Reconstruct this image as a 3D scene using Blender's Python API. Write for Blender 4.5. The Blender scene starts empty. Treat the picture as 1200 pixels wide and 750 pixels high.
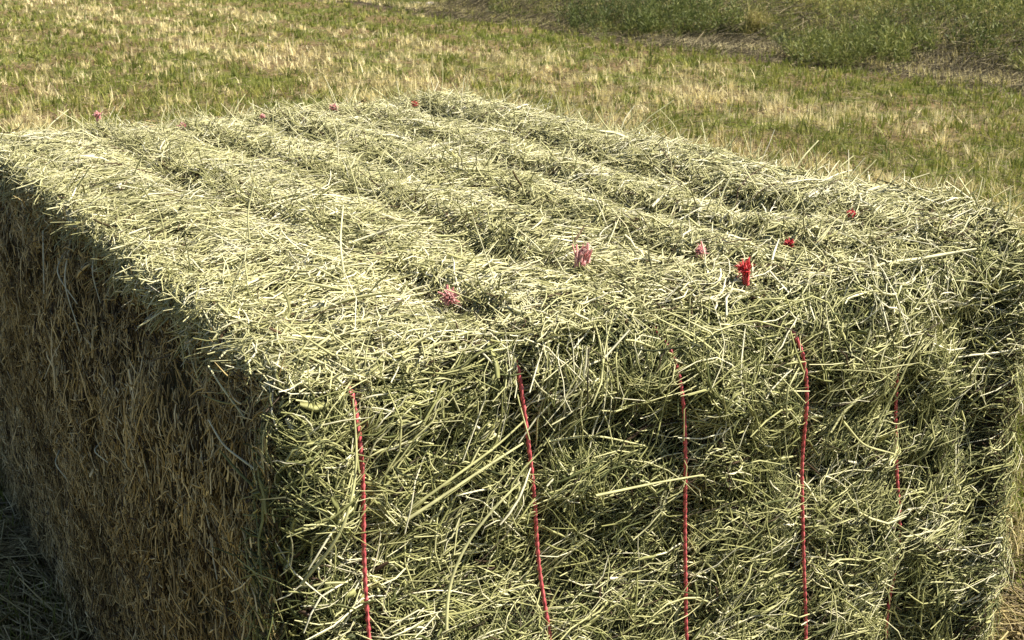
import bpy, math, random
import numpy as np
from mathutils import Vector

sc = bpy.context.scene
rng = np.random.default_rng(11)
random.seed(5)

# ------------------------------------------------------------------ camera
CAM_H = 1.30
cam_d = bpy.data.cameras.new("camera")
cam = bpy.data.objects.new("camera", cam_d)
sc.collection.objects.link(cam)
cam.location = (0, 0, CAM_H)
cam.rotation_euler = (math.radians(90 - 18.6), 0, 0)
cam_d.sensor_width = 36
cam_d.lens = 36 * 1395 / 1200
cam_d.clip_start = 0.05
cam_d.clip_end = 500
cam_d.dof.use_dof = True
cam_d.dof.focus_distance = 1.55
cam_d.dof.aperture_fstop = 26.0
sc.camera = cam

# ------------------------------------------------------------------ light
SUN_EL = math.radians(50)
sx, sy = 0.96, 0.0
n_ = math.hypot(sx, sy)
sx, sy = sx / n_, sy / n_
world = bpy.data.worlds.new("World")
sc.world = world
world.use_nodes = True
nt = world.node_tree
bg = nt.nodes["Background"]
sky = nt.nodes.new("ShaderNodeTexSky")
sky.sky_type = 'NISHITA'
sky.sun_disc = False
sky.sun_elevation = SUN_EL
sky.sun_rotation = math.atan2(sx, sy)
nt.links.new(sky.outputs[0], bg.inputs[0])
bg.inputs[1].default_value = 0.05
sun_d = bpy.data.lights.new("sun", 'SUN')
sun_d.energy = 5.0
sun_d.angle = math.radians(0.53)
sun_d.color = (1.0, 0.90, 0.73)
sun = bpy.data.objects.new("sun", sun_d)
sc.collection.objects.link(sun)
to_sun = Vector((sx * math.cos(SUN_EL), sy * math.cos(SUN_EL), math.sin(SUN_EL)))
sun.rotation_euler = to_sun.to_track_quat('Z', 'Y').to_euler()
sc.view_settings.view_transform = 'Standard'
sc.view_settings.look = 'None'
sc.view_settings.exposure = 1.0
sc.view_settings.gamma = 1.0
sc.cycles.max_bounces = 6
sc.cycles.diffuse_bounces = 3
sc.cycles.transmission_bounces = 3

# ------------------------------------------------------------------ numpy helpers
def _hash(i, j, k, seed):
    h = (i * 374761393 + j * 668265263 + k * 2147483647 + seed * 1274126177) & 0xFFFFFFFF
    h = ((h ^ (h >> 13)) * 1274126177) & 0xFFFFFFFF
    h = (h ^ (h >> 16)) & 0xFFFFFFFF
    return h.astype(np.float64) / 4294967295.0

def vnoise(p, seed=0):
    """value noise in -1..1"""
    p = np.asarray(p, float)
    i = np.floor(p).astype(np.int64)
    f = p - i
    f = f * f * (3 - 2 * f)
    r = 0
    for a in (0, 1):
        for b in (0, 1):
            for c in (0, 1):
                w = (f[..., 0] if a else 1 - f[..., 0]) * (f[..., 1] if b else 1 - f[..., 1]) * (f[..., 2] if c else 1 - f[..., 2])
                r = r + w * _hash(i[..., 0] + a, i[..., 1] + b, i[..., 2] + c, seed)
    return r * 2 - 1

def fbm(p, seed=0, oct=3):
    r, a = 0, 1.0
    for k in range(oct):
        r = r + a * vnoise(p * (2.03 ** k), seed + k * 7)
        a *= 0.5
    return r / 1.75

def norm(v):
    return v / np.maximum(np.linalg.norm(v, axis=-1, keepdims=True), 1e-9)

def smooth(a, b, x):
    t = np.clip((x - a) / (b - a), 0, 1)
    return t * t * (3 - 2 * t)

def make_mesh(name, verts, faces, mat, attrs=None, smooth_shade=True):
    """faces: list of (M,k) int arrays"""
    me = bpy.data.meshes.new(name)
    me.vertices.add(len(verts))
    me.vertices.foreach_set("co", np.ascontiguousarray(verts, np.float32).ravel())
    tot = sum(f.size for f in faces)
    me.loops.add(tot)
    me.loops.foreach_set("vertex_index", np.concatenate([f.ravel() for f in faces]).astype(np.int32))
    lt = np.concatenate([np.full(len(f), f.shape[1], np.int32) for f in faces])
    ls = np.concatenate([[0], np.cumsum(lt)[:-1]]).astype(np.int32)
    me.polygons.add(len(lt))
    me.polygons.foreach_set("loop_start", ls)
    me.polygons.foreach_set("loop_total", lt)
    for k, v in (attrs or {}).items():
        a = me.attributes.new(k, 'FLOAT', 'POINT')
        a.data.foreach_set("value", np.ascontiguousarray(v, np.float32))
    me.update(calc_edges=True)
    if not smooth_shade:
        me.shade_flat()
    me.materials.append(mat)
    return me

def link(name, me, parent=None):
    o = bpy.data.objects.new(name, me)
    sc.collection.objects.link(o)
    if parent is not None:
        o.parent = parent
    return o

def tag(o, label=None, cat=None, group=None, kind=None):
    for k, v in (("label", label), ("category", cat), ("group", group), ("kind", kind)):
        if v:
            o[k] = v
    return o

def sweep(C, wid, flat, side, tint, taper=None, sides=3):
    """C (N,S,3) centre lines, wid (N,) half widths, flat (N,) thickness ratio, side (N,3) a direction across.
    returns verts, [quads], tint per vertex"""
    N, S, _ = C.shape
    T = np.empty_like(C)
    T[:, 1:-1] = C[:, 2:] - C[:, :-2]
    T[:, 0] = C[:, 1] - C[:, 0]
    T[:, -1] = C[:, -1] - C[:, -2]
    T = norm(T)
    A = np.cross(T, side[:, None, :])
    A = norm(A)
    B = np.cross(T, A)
    if taper is None:
        taper = np.ones(S)
    taper = np.broadcast_to(taper, (N, S)) if np.ndim(taper) < 2 else taper
    w = wid[:, None] * taper
    V = np.empty((N, S, sides, 3))
    for k in range(sides):
        a = 2 * math.pi * k / sides + 0.5
        V[:, :, k] = C + A * (w * math.cos(a))[..., None] + B * (w * flat[:, None] * math.sin(a))[..., None]
    idx = np.arange(N * S * sides).reshape(N, S, sides)
    q = np.stack([idx[:, :-1, :], idx[:, 1:, :], np.roll(idx, -1, 2)[:, 1:, :], np.roll(idx, -1, 2)[:, :-1, :]], -1)
    return V.reshape(-1, 3), [q.reshape(-1, 4)], np.repeat(tint, S * sides)

# ------------------------------------------------------------------ materials
def ramp_mat(name, stops, rough=0.55, trans=0.25, spec=0.4, noise_scale=60, noise_amt=0.25, attr="tint", mult=1.0):
    m = bpy.data.materials.new(name)
    m.use_nodes = True
    nt = m.node_tree
    N, L = nt.nodes, nt.links
    N.clear()
    out = N.new("ShaderNodeOutputMaterial")
    at = N.new("ShaderNodeAttribute"); at.attribute_name = attr
    rp = N.new("ShaderNodeValToRGB")
    cr = rp.color_ramp
    while len(cr.elements) < len(stops):
        cr.elements.new(0.5)
    for e, (p, c) in zip(cr.elements, stops):
        e.position = p
        e.color = (c[0] * mult, c[1] * mult, c[2] * mult, 1)
    L.new(at.outputs["Fac"], rp.inputs[0])
    tc = N.new("ShaderNodeTexCoord")
    nz = N.new("ShaderNodeTexNoise"); nz.inputs["Scale"].default_value = noise_scale; nz.inputs["Detail"].default_value = 2
    L.new(tc.outputs["Object"], nz.inputs["Vector"])
    mr = N.new("ShaderNodeMapRange")
    mr.inputs[3].default_value = 1 - noise_amt
    mr.inputs[4].default_value = 1 + noise_amt
    mr.inputs[1].default_value = 0.3
    mr.inputs[2].default_value = 0.7
    L.new(nz.outputs["Fac"], mr.inputs[0])
    mx = N.new("ShaderNodeVectorMath"); mx.operation = 'SCALE'
    L.new(rp.outputs[0], mx.inputs[0]); L.new(mr.outputs[0], mx.inputs["Scale"])
    bs = N.new("ShaderNodeBsdfPrincipled")
    L.new(mx.outputs[0], bs.inputs["Base Color"])
    bs.inputs["Roughness"].default_value = rough
    bs.inputs["Specular IOR Level"].default_value = spec
    if trans > 0:
        tr = N.new("ShaderNodeBsdfTranslucent")
        L.new(mx.outputs[0], tr.inputs[0])
        ms = N.new("ShaderNodeMixShader"); ms.inputs[0].default_value = trans
        L.new(bs.outputs[0], ms.inputs[1]); L.new(tr.outputs[0], ms.inputs[2])
        L.new(ms.outputs[0], out.inputs[0])
    else:
        L.new(bs.outputs[0], out.inputs[0])
    return m

M_top = ramp_mat("bleached_hay", [(0.0, (.10, .06, .035)), (.12, (.11, .12, .05)), (.35, (.33, .33, .145)), (.6, (.56, .555, .30)), (.85, (.72, .70, .44)), (1.0, (.82, .80, .62))], spec=.25, rough=.55, trans=.08)
M_front = ramp_mat("green_hay", [(0.0, (.07, .045, .03)), (.12, (.035, .045, .02)), (.35, (.11, .13, .048)), (.6, (.35, .36, .15)), (.85, (.60, .60, .33)), (1.0, (.80, .78, .58))], spec=.25, rough=.55, trans=.08)  # dark olive low stops put the gaps' shade into the colour
M_side = ramp_mat("brown_hay", [(0.0, (.06, .04, .025)), (.2, (.13, .10, .05)), (.5, (.47, .36, .16)), (.8, (.66, .54, .27)), (1.0, (.82, .72, .44))], rough=.6, trans=.08)
M_ground_hay = ramp_mat("loose_hay_green", [(0.0, (.14, .10, .04)), (.5, (.44, .37, .16)), (1.0, (.74, .63, .34))], rough=.6, trans=.15)
M_twine = ramp_mat("red_twine", [(0.0, (.50, .07, .09)), (1.0, (.84, .24, .25))], rough=.35, trans=.1, noise_scale=200, noise_amt=.2)
M_knot_pink = ramp_mat("pink_frayed_twine", [(0.0, (.98, .48, .50)), (1.0, (1.0, .80, .78))], rough=.35, trans=.5, noise_scale=300, noise_amt=.1)
M_knot_red = ramp_mat("red_frayed_twine", [(0.0, (.80, .09, .11)), (1.0, (1.0, .34, .35))], rough=.35, trans=.5, noise_scale=300, noise_amt=.1)
M_grass = ramp_mat("stubble_blades", [(0.0, (.05, .08, .015)), (.3, (.14, .165, .032)), (.5, (.28, .27, .07)), (.65, (.39, .34, .14)), (.85, (.54, .48, .26)), (1.0, (.72, .66, .44))], rough=.6, trans=.3, noise_scale=3, noise_amt=.15, mult=1.5)
M_weed = ramp_mat("weed_leaves", [(0.0, (.07, .10, .03)), (.35, (.19, .23, .06)), (.6, (.34, .34, .10)), (.8, (.38, .34, .13)), (1.0, (.52, .43, .22))], rough=.6, trans=.25, noise_scale=3, noise_amt=.2)
M_windrow = ramp_mat('weathered_stalks', [(0.0, (.05, .04, .025)), (.5, (.105, .09, .05)), (1.0, (.36, .31, .18))], rough=.8, trans=.1, noise_scale=3, noise_amt=.15)
M_dry = ramp_mat("dry_lying_grass", [(0.0, (.12, .08, .045)), (.5, (.27, .22, .12)), (1.0, (.46, .39, .24))], rough=.7, trans=.2, noise_scale=3, noise_amt=.15)

def simple_mat(name, c, rough=.9, noise=None):
    m = bpy.data.materials.new(name); m.use_nodes = True
    b = m.node_tree.nodes["Principled BSDF"]
    b.inputs["Base Color"].default_value = (*c, 1)
    b.inputs["Roughness"].default_value = rough
    b.inputs["Specular IOR Level"].default_value = .15
    if noise:
        N, L = m.node_tree.nodes, m.node_tree.links
        tc = N.new("ShaderNodeTexCoord"); nz = N.new("ShaderNodeTexNoise"); nz.inputs["Scale"].default_value = noise[0]; nz.inputs["Detail"].default_value = 6
        rp = N.new("ShaderNodeValToRGB")
        rp.color_ramp.elements[0].position = .35; rp.color_ramp.elements[1].position = .65
        rp.color_ramp.elements[0].color = (*c, 1); rp.color_ramp.elements[1].color = (*noise[1], 1)
        L.new(tc.outputs["Object"], nz.inputs["Vector"]); L.new(nz.outputs["Fac"], rp.inputs[0]); L.new(rp.outputs[0], b.inputs["Base Color"])
        bp = N.new("ShaderNodeBump"); bp.inputs["Distance"].default_value = .01; bp.inputs["Strength"].default_value = .6
        L.new(nz.outputs["Fac"], bp.inputs["Height"]); L.new(bp.outputs[0], b.inputs["Normal"])
    return m
M_core = simple_mat("packed_hay", (.03, .028, .014), noise=(90, (.09, .085, .04)))  # near black, painting in the shade seen through gaps between stems
M_stone = simple_mat("pale_stone", (.42, .38, .33), noise=(30, (.55, .5, .45)))
M_clod = simple_mat("orange_clod", (.42, .22, .12), noise=(30, (.55, .32, .2)))

# ------------------------------------------------------------------ ground (rows run along the bale's length)
Wd = np.array([.842, .539]); Ld = np.array([-.539, .842])
def bank_h(x, y):
    w = x * Wd[0] + y * Wd[1]
    l = x * Ld[0] + y * Ld[1]
    p = np.stack([x * .35, y * .35, np.zeros_like(x)], -1)
    return .30 * smooth(8.9, 12.5, w + .25 * vnoise(np.stack([l * .5, w * 0, w * 0], -1), 3)) + .025 * vnoise(p * 3, 5) * smooth(3, 6, y) + .06 * vnoise(p * 3, 6) * smooth(8.5, 9.2, w)

def axis(a, b, fine0, fine1, step, far):
    return np.unique(np.concatenate([-np.geomspace(-fine0, -a, far), np.arange(fine0, fine1, step), np.geomspace(fine1, b, far)]))
gx = axis(-300, 300, -14, 20, .15, 18)
gy = axis(-60, 400, -3, 32, .15, 18)
GX, GY = np.meshgrid(gx, gy)
GZ = bank_h(GX, GY)
gv = np.stack([GX, GY, GZ], -1).reshape(-1, 3)
ii = np.arange(GX.size).reshape(GX.shape)
gq = np.stack([ii[:-1, :-1], ii[:-1, 1:], ii[1:, 1:], ii[1:, :-1]], -1).reshape(-1, 4)
# soil / dead thatch / moss green, mixed by noise; bare soil strip at the foot of the bank
M_ground = bpy.data.materials.new("field_soil"); M_ground.use_nodes = True
def ground_nodes(m):
    N, L = m.node_tree.nodes, m.node_tree.links
    b = N["Principled BSDF"]; b.inputs["Roughness"].default_value = .95; b.inputs["Specular IOR Level"].default_value = .1
    tc = N.new("ShaderNodeTexCoord")
    n1 = N.new("ShaderNodeTexNoise"); n1.inputs["Scale"].default_value = 1.1; n1.inputs["Detail"].default_value = 5
    n2 = N.new("ShaderNodeTexNoise"); n2.inputs["Scale"].default_value = 22; n2.inputs["Detail"].default_value = 5
    n3 = N.new("ShaderNodeTexNoise"); n3.inputs["Scale"].default_value = 5; n3.inputs["Detail"].default_value = 4
    for n in (n1, n2, n3): L.new(tc.outputs["Object"], n.inputs["Vector"])
    r1 = N.new("ShaderNodeValToRGB"); r1.color_ramp.elements[0].position = .3; r1.color_ramp.elements[1].position = .7
    r1.color_ramp.elements[0].color = (.06, .042, .022, 1); r1.color_ramp.elements[1].color = (.27, .20, .10, 1)
    L.new(n2.outputs["Fac"], r1.inputs[0])
    r2 = N.new("ShaderNodeValToRGB"); r2.color_ramp.elements[0].position = .42; r2.color_ramp.elements[1].position = .6
    L.new(n1.outputs["Fac"], r2.inputs[0])
    r3 = N.new("ShaderNodeValToRGB"); r3.color_ramp.elements[0].position = .3; r3.color_ramp.elements[1].position = .7
    r3.color_ramp.elements[0].color = (.06, .08, .015, 1); r3.color_ramp.elements[1].color = (.16, .17, .045, 1)
    L.new(n3.outputs["Fac"], r3.inputs[0])
    mx = N.new("ShaderNodeMix"); mx.data_type = 'RGBA'
    L.new(r2.outputs[0], mx.inputs[0]); L.new(r1.outputs[0], mx.inputs[6]); L.new(r3.outputs[0], mx.inputs[7])
    at = N.new("ShaderNodeAttribute"); at.attribute_name = "soil"
    m2 = N.new("ShaderNodeMix"); m2.data_type = 'RGBA'
    L.new(at.outputs["Fac"], m2.inputs[0]); L.new(mx.outputs[2], m2.inputs[6])
    r4 = N.new("ShaderNodeValToRGB"); r4.color_ramp.elements[0].color = (.02, .015, .012, 1); r4.color_ramp.elements[1].color = (.09, .07, .05, 1)
    L.new(n2.outputs["Fac"], r4.inputs[0]); L.new(r4.outputs[0], m2.inputs[7])
    L.new(m2.outputs[2], b.inputs["Base Color"])
    bp = N.new("ShaderNodeBump"); bp.inputs["Distance"].default_value = .03; bp.inputs["Strength"].default_value = .8
    L.new(n2.outputs["Fac"], bp.inputs["Height"]); L.new(bp.outputs[0], b.inputs["Normal"])
ground_nodes(M_ground)
def soil_mask(x, y):
    w = x * Wd[0] + y * Wd[1]; l = x * Ld[0] + y * Ld[1]
    n = vnoise(np.stack([l * .8, w * 1.2, w * 0], -1), 21)
    return smooth(8.3, 8.6, w + .25 * n) * (1 - smooth(9.2, 9.9, w + .4 * n)) * smooth(-.6, .1, n + .25)
link("ground", make_mesh("ground", gv, [gq], M_ground, {"soil": soil_mask(gv[:, 0], gv[:, 1])}))["kind"] = "structure"

# ------------------------------------------------------------------ stubble grass (uncountable blades)
def blade_mesh(name, base, hgt, wid, az, lean, leanaz, tint, mat, parts=1):
    N = len(base)
    t = np.array([0, .55, 1.0])
    ld = np.stack([np.cos(leanaz), np.sin(leanaz), 0 * leanaz], -1)
    C = base[:, None, :] + np.stack([np.zeros(3), np.zeros(3), t], -1)[None] * (hgt * np.cos(lean))[:, None, None] \
        + ld[:, None, :] * (hgt * np.sin(lean))[:, None, None] * (t ** 1.7)[None, :, None]
    s = np.stack([np.cos(az), np.sin(az), 0 * az], -1) * wid[:, None]
    V = np.stack([C[:, 0] - s, C[:, 0] + s, C[:, 1] - s * .8, C[:, 1] + s * .8, C[:, 2] - s * .15, C[:, 2] + s * .15], 1)
    i = np.arange(N)[:, None] * 6
    q = np.concatenate([i + [0, 1, 3, 2], i + [2, 3, 5, 4]], 0)
    return make_mesh(name, V.reshape(-1, 3), [q], mat, {"tint": np.repeat(tint, 6)})

def sample_field(n, y0, y1, power):
    """positions in the wedge of field before the camera, thinning with distance"""
    u = rng.random(n)
    if power == 1:
        y = y0 * (y1 / y0) ** u
    else:
        k = 1 - power
        y = (y0 ** k + u * (y1 ** k - y0 ** k)) ** (1 / k)
    x = (rng.random(n) * 2 - 1) * (y * .50 + 1.2)
    return x, y

def straw_field(x, y):
    """0 green .. 1 straw: mowing rows along the bale's direction broken up by patches"""
    w = x * Wd[0] + y * Wd[1]; l = x * Ld[0] + y * Ld[1]
    z = np.zeros_like(w)
    rows = np.exp(-((w - 4.3) / .75) ** 2) * .75 + np.exp(-((w - 6.3) / .5) ** 2) * .55 + np.exp(-((w - 1.9) / .7) ** 2) * .28 + np.exp(-((w + .4) / .8) ** 2) * .25
    pat = fbm(np.stack([l * .6, w * 1.9, z], -1), 31, 4)
    fine = vnoise(np.stack([l * 3, w * 6, z], -1), 47)
    fin2 = vnoise(np.stack([l * 9, w * 12, z], -1), 48)
    return rows * .95 - .01 + 0.72 * pat + .45 * fine + .40 * fin2

n = 210000
x, y = sample_field(n, 1.0, 30, 1.25)
w = x * Wd[0] + y * Wd[1]; l = x * Ld[0] + y * Ld[1]
keep = ~((w > .38) & (w < 1.53) & (l > 1.05) & (l < 2.70)) & (rng.random(n) > soil_mask(x, y) * .93) & (w < 8.9 + .3 * rng.standard_normal(n))
x, y, w = x[keep], y[keep], w[keep]
n = len(x)
sf = straw_field(x, y)
is_straw = rng.random(n) < smooth(.10, .75, sf)
gt = .5 + .5 * vnoise(np.stack([x * 8, y * 8, x * 0], -1), 64)
tint = np.where(is_straw, .60 + .20 * gt + .22 * rng.random(n), .02 + .30 * gt + .26 * rng.random(n))
dead = rng.random(n) < .16
tuft = vnoise(np.stack([x * 7, y * 7, x * 0], -1), 61)
hg = np.where(is_straw, .025 + .10 * rng.random(n) ** 2 * np.clip(.4 + sf, .3, 1.3), .025 + .05 * rng.random(n)) * (1 + .8 * tuft)
hg = hg.clip(.01, .13)
hg *= 1 + .35 * vnoise(np.stack([x * 3, y * 3, x * 0], -1), 60)
wd = np.where(is_straw, .0013, .0017) * (.7 + .8 * rng.random(n)) * np.clip(y / 3.6, 1, 4.5)
lean = np.where(is_straw, np.abs(rng.normal(0, .55, n)), np.abs(rng.normal(0, .85, n)))
lean = np.where(dead, 1.2 + .3 * rng.random(n), lean).clip(0, 1.5)
base = np.stack([x, y, bank_h(x, y) - .004], -1)
o = link("stubble_grass", blade_mesh("stubble_grass", base, hg, wd, rng.random(n) * 6.283, lean, rng.random(n) * 6.283, tint.clip(0, 1), M_grass))
tag(o, "mown field grass, green tufts mixed with pale straw stubble behind the bale", "grass", kind="stuff")

# bunched stubble and leafy tufts, each springing from one crown
nc = 17000
cx, cy = sample_field(nc, 2.4, 26, 1.05)
cw = cx * Wd[0] + cy * Wd[1]; cl_ = cx * Ld[0] + cy * Ld[1]
keep = ~((cw > .30) & (cw < 1.62) & (cl_ > .95) & (cl_ < 2.85)) & (cw < 8.7)
cx, cy = cx[keep], cy[keep]; nc = len(cx)
cs = straw_field(cx, cy)
cstraw = rng.random(nc) < smooth(.15, .75, cs)
per = 11
k = np.repeat(np.arange(nc), per); n = len(k)
rad = np.where(cstraw, .012, .022)[k]
x = cx[k] + rng.normal(0, 1, n) * rad; y = cy[k] + rng.normal(0, 1, n) * rad
big = (.6 + .8 * rng.random(nc))[k]
tint = np.where(cstraw[k], (.70 + .22 * rng.random(nc))[k] + .08 * rng.random(n), (.10 + .32 * rng.random(nc))[k] + .10 * rng.random(n))
hg = np.where(cstraw[k], .032 + .045 * rng.random(n), .04 + .045 * rng.random(n)) * big
wd = np.where(cstraw[k], .0016, .0021) * (.7 + .6 * rng.random(n)) * np.clip(y / 4.5, 1, 3.5)
lz = rng.random(nc) * 6.283
lean = np.where(cstraw[k], np.abs(rng.normal(.4, .35, n)), np.abs(rng.normal(.6, .5, n))).clip(0, 1.4)
o = link("grass_tufts", blade_mesh("grass_tufts", np.stack([x, y, bank_h(x, y) - .004], -1), hg, wd, rng.random(n) * 6.283, lean, np.where(cstraw[k], lz[k] + rng.normal(0, .7, n), rng.random(n) * 6.283), tint.clip(0, 1), M_grass))
tag(o, "bunches of cut stubble and leafy green tufts standing all over the field", "grass", kind="stuff")

# short flattened thatch lying between
n = 90000
x, y = sample_field(n, 1.0, 24, 1.3)
w = x * Wd[0] + y * Wd[1]; l = x * Ld[0] + y * Ld[1]
keep = ~((w > .38) & (w < 1.53) & (l > 1.05) & (l < 2.70)) & (w < 8.8)
x, y = x[keep], y[keep]; n = len(x)
a = rng.normal(math.atan2(Ld[1], Ld[0]), .9, n)
L_ = .04 + .08 * rng.random(n)
t = np.linspace(-.5, .5, 3)
C = np.stack([x, y, bank_h(x, y) + .006 + .03 * rng.random(n) ** 2], -1)[:, None, :] + np.stack([np.cos(a), np.sin(a), rng.normal(0, .2, n)], -1)[:, None, :] * (L_[:, None] * t[None])[..., None]
V, F, T = sweep(C, (.0012 + .001 * rng.random(n)) * np.clip(y / 4.5, 1, 3.2), np.full(n, .5), np.tile([0, 0, 1.], (n, 1)), rng.random(n))
o = link("dry_thatch", make_mesh("dry_thatch", V, F, M_dry, {"tint": T}))
tag(o, "cut dry grass lying flat between the living tufts of the field", "dry grass", kind="stuff")

# ------------------------------------------------------------------ weeds on the bank
def weed_mesh(name, cx, cy, hgt, tint0, leafy=26, leaf=.03, spread=.05, mat=None, leanv=(0, 0)):
    """cx.. arrays of stems; returns a mesh of leaf blades along each stem plus the stems"""
    n = len(cx)
    z0 = bank_h(cx, cy)
    az = rng.random(n) * 6.283
    ln = np.abs(rng.normal(0, .25, n))
    dirv = np.stack([np.cos(az) * np.sin(ln) + leanv[0], np.sin(az) * np.sin(ln) + leanv[1], np.cos(ln)], -1)
    base = np.stack([cx, cy, z0 - .01], -1)
    # stems
    t = np.linspace(0, 1, 4)
    C = base[:, None, :] + dirv[:, None, :] * (hgt[:, None] * t[None])[..., None]
    C[..., 2] -= (hgt[:, None] * .25 * t[None] ** 2) * ln[:, None]
    V1, F1, T1 = sweep(C, np.full(n, .0028), np.ones(n), np.tile([1., 0, 0], (n, 1)), (tint0 * .6 + .3).clip(0, 1), np.array([1, .9, .7, .4]))
    # leaves
    k = np.repeat(np.arange(n), leafy)
    m = len(k)
    s = rng.random(m) ** .8
    P = base[k] + dirv[k] * (hgt[k] * s)[:, None]
    P[:, 2] -= hgt[k] * .25 * s ** 2 * ln[k]
    a = rng.random(m) * 6.283
    el = rng.normal(.75, .5, m)
    d = np.stack([np.cos(a) * np.cos(el), np.sin(a) * np.cos(el), np.sin(el)], -1)
    P = P + d * (rng.random(m) * spread)[:, None]
    sd = norm(np.cross(d, rng.normal(0, 1, (m, 3))))
    ll = leaf * (.5 + rng.random(m))
    lw = ll * .09
    V = np.stack([P, P + d * (ll * .5)[:, None] + sd * lw[:, None], P + d * ll[:, None], P + d * (ll * .5)[:, None] - sd * lw[:, None]], 1).reshape(-1, 3)
    q = np.arange(m * 4).reshape(-1, 4)
    T = np.repeat((tint0[k] + rng.normal(0, .12, m)).clip(0, 1), 4)
    return make_mesh(name, np.concatenate([V1, V]), [np.concatenate([F1[0], q + len(V1)])], mat or M_weed, {"tint": np.concatenate([T1, T])})

def wl(w, l):
    return w * Wd[0] + l * Ld[0], w * Wd[1] + l * Ld[1]

n = 14000
lq = -4 + 24 * rng.random(n)
wq = 9.15 + 6.5 * rng.random(n) ** 1.35 + .45 * vnoise(np.stack([lq * .7, lq * 0, lq * 0], -1), 88)
x, y = wl(wq, lq)
keep = (y > 5) & (np.abs(x) < y * .52 + 1.5) & (rng.random(n) < .8)
x, y, wq, lq = x[keep], y[keep], wq[keep], lq[keep]
n = len(x)
cl = fbm(np.stack([lq * .55, wq * .6, wq * 0], -1), 77, 3)
hg = (.08 + .40 * smooth(9.0, 10.6, wq) * (.8 + 1.4 * cl)).clip(.07, .85) * (.6 + .7 * rng.random(n))
kp = (cl > -.12) | (wq > 10.2) | (rng.random(n) < .3)
x, y, wq, lq, cl, hg, n = x[kp], y[kp], wq[kp], lq[kp], cl[kp], hg[kp], int(kp.sum())
tn = (.50 - .6 * cl + .35 * smooth(9.6, 11.5, wq) * smooth(9, 3, lq) + rng.normal(0, .15, n)).clip(.0, 1)
o = link("bank_weeds", weed_mesh("bank_weeds", x, y, hg, tn, leafy=34, leaf=.048, spread=.07))
tag(o, "grey green weeds growing over the bank along the field edge", "weeds", kind="stuff")

# blades on the bank
n = 90000
wq = 8.7 + 10 * rng.random(n) ** 1.3
lq = -4 + 26 * rng.random(n)
x, y = wl(wq, lq)
keep = (y > 5) & (np.abs(x) < y * .52 + 1.5)
x, y, wq, lq = x[keep], y[keep], wq[keep], lq[keep]; n = len(x)
cl = fbm(np.stack([lq * .5, wq * .8, wq * 0], -1), 91, 3)
tn = (.52 + .6 * cl + .25 * smooth(9.5, 11.5, wq) + rng.normal(0, .15, n)).clip(0, .95)
o = link("bank_grass", blade_mesh("bank_grass", np.stack([x, y, bank_h(x, y) - .01], -1), .10 + .22 * rng.random(n) * smooth(9, 10, wq), .003 + .003 * rng.random(n), rng.random(n) * 6.283,
        np.abs(rng.normal(0, .5, n)).clip(0, 1.3), rng.normal(2.6, 1.2, n), tn, M_grass))
tag(o, "long pale and green grass standing among the weeds on the bank", "grass", kind="stuff")

# long dry stalks thrown down along the foot of the bank
n = 26000
wq = 8.85 + .25 * rng.standard_normal(n) + 2.0 * rng.random(n) ** 1.5
lq = -4 + 20 * rng.random(n)
nn = vnoise(np.stack([lq * .8, lq * 0, lq * 0], -1), 8)
x, y = wl(wq + .2 * nn, lq)
a = rng.normal(math.atan2(Ld[1], Ld[0]) + math.pi + .9, .55, n)
L_ = .15 + .35 * rng.random(n) ** 1.5
t = np.linspace(0, 1, 4)
el = rng.normal(.30, .28, n)
d = np.stack([np.cos(a) * np.cos(el), np.sin(a) * np.cos(el), np.sin(el)], -1)
C = np.stack([x, y, bank_h(x, y) + .01 + (.06 + .22 * smooth(8.9, 10., wq)) * rng.random(n) ** 1.5], -1)[:, None, :] + d[:, None, :] * (L_[:, None] * (t[None] - .5))[..., None]
C[..., 2] = np.maximum(C[..., 2] - .05 * (t[None] - .5) ** 2, .005)
V, F, T = sweep(C, .002 + .003 * rng.random(n), np.full(n, .6), np.tile([0, 0, 1.], (n, 1)), rng.random(n))
o = link("dry_windrow", make_mesh("dry_windrow", V, F, M_windrow, {"tint": T}))
tag(o, "brown raked dry stalks lying at the foot of the weedy bank", "dry grass", kind="stuff")

def px_ground(px, py, z=0.0):
    """where the field meets the photo's line of sight through a pixel: used once, to read positions off"""
    f = 1395; c, s = math.cos(math.radians(18.6)), math.sin(math.radians(18.6))
    u, v = (px - 600) / f, (py - 375) / f
    D = (CAM_H - z) / (s + v * c)
    return u * D, D * (c - v * s)

# separate tall weed plants
for (px, py, hh, r, tt, lab) in [
        (745, 26, .62, 1.0, .06, "tall dark green weed clump, the darkest one at the foot of the bank"),
        (815, 32, .50, .8, .22, "mid green weed clump on the bank just right of the darkest clump"),
        (1010, 60, .36, .7, .36, "low bright green leafy weed at the middle of the bank's foot"),
        (1150, 40, .46, .9, .34, "blue green bushy weed on the bank nearest the right edge"),
        (885, 40, .46, .14, .75, "thin tan dry weed standing between green clumps on the bank")]:
    x0, y0 = px_ground(px, py, .1)
    e = bpy.data.objects.new("tall_weed", None); sc.collection.objects.link(e)
    e.location = (x0, y0, float(bank_h(np.array([x0]), np.array([y0]))[0]))
    tag(e, lab, "weed", "tall weeds on the bank")
    n = 120 if r > .2 else 30
    rr = r * np.sqrt(rng.random(n)); aa = rng.random(n) * 6.283
    me = weed_mesh("foliage", x0 + rr * np.cos(aa), y0 + rr * np.sin(aa), hh * (1 - .35 * (rr / r) ** 2) * (.45 + .6 * rng.random(n)), np.full(n, tt) + rng.normal(0, .06, n), leafy=80, leaf=.045, spread=.07)
    me.transform(__import__("mathutils").Matrix.Translation(-e.location))
    link("foliage", me, e)

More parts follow.
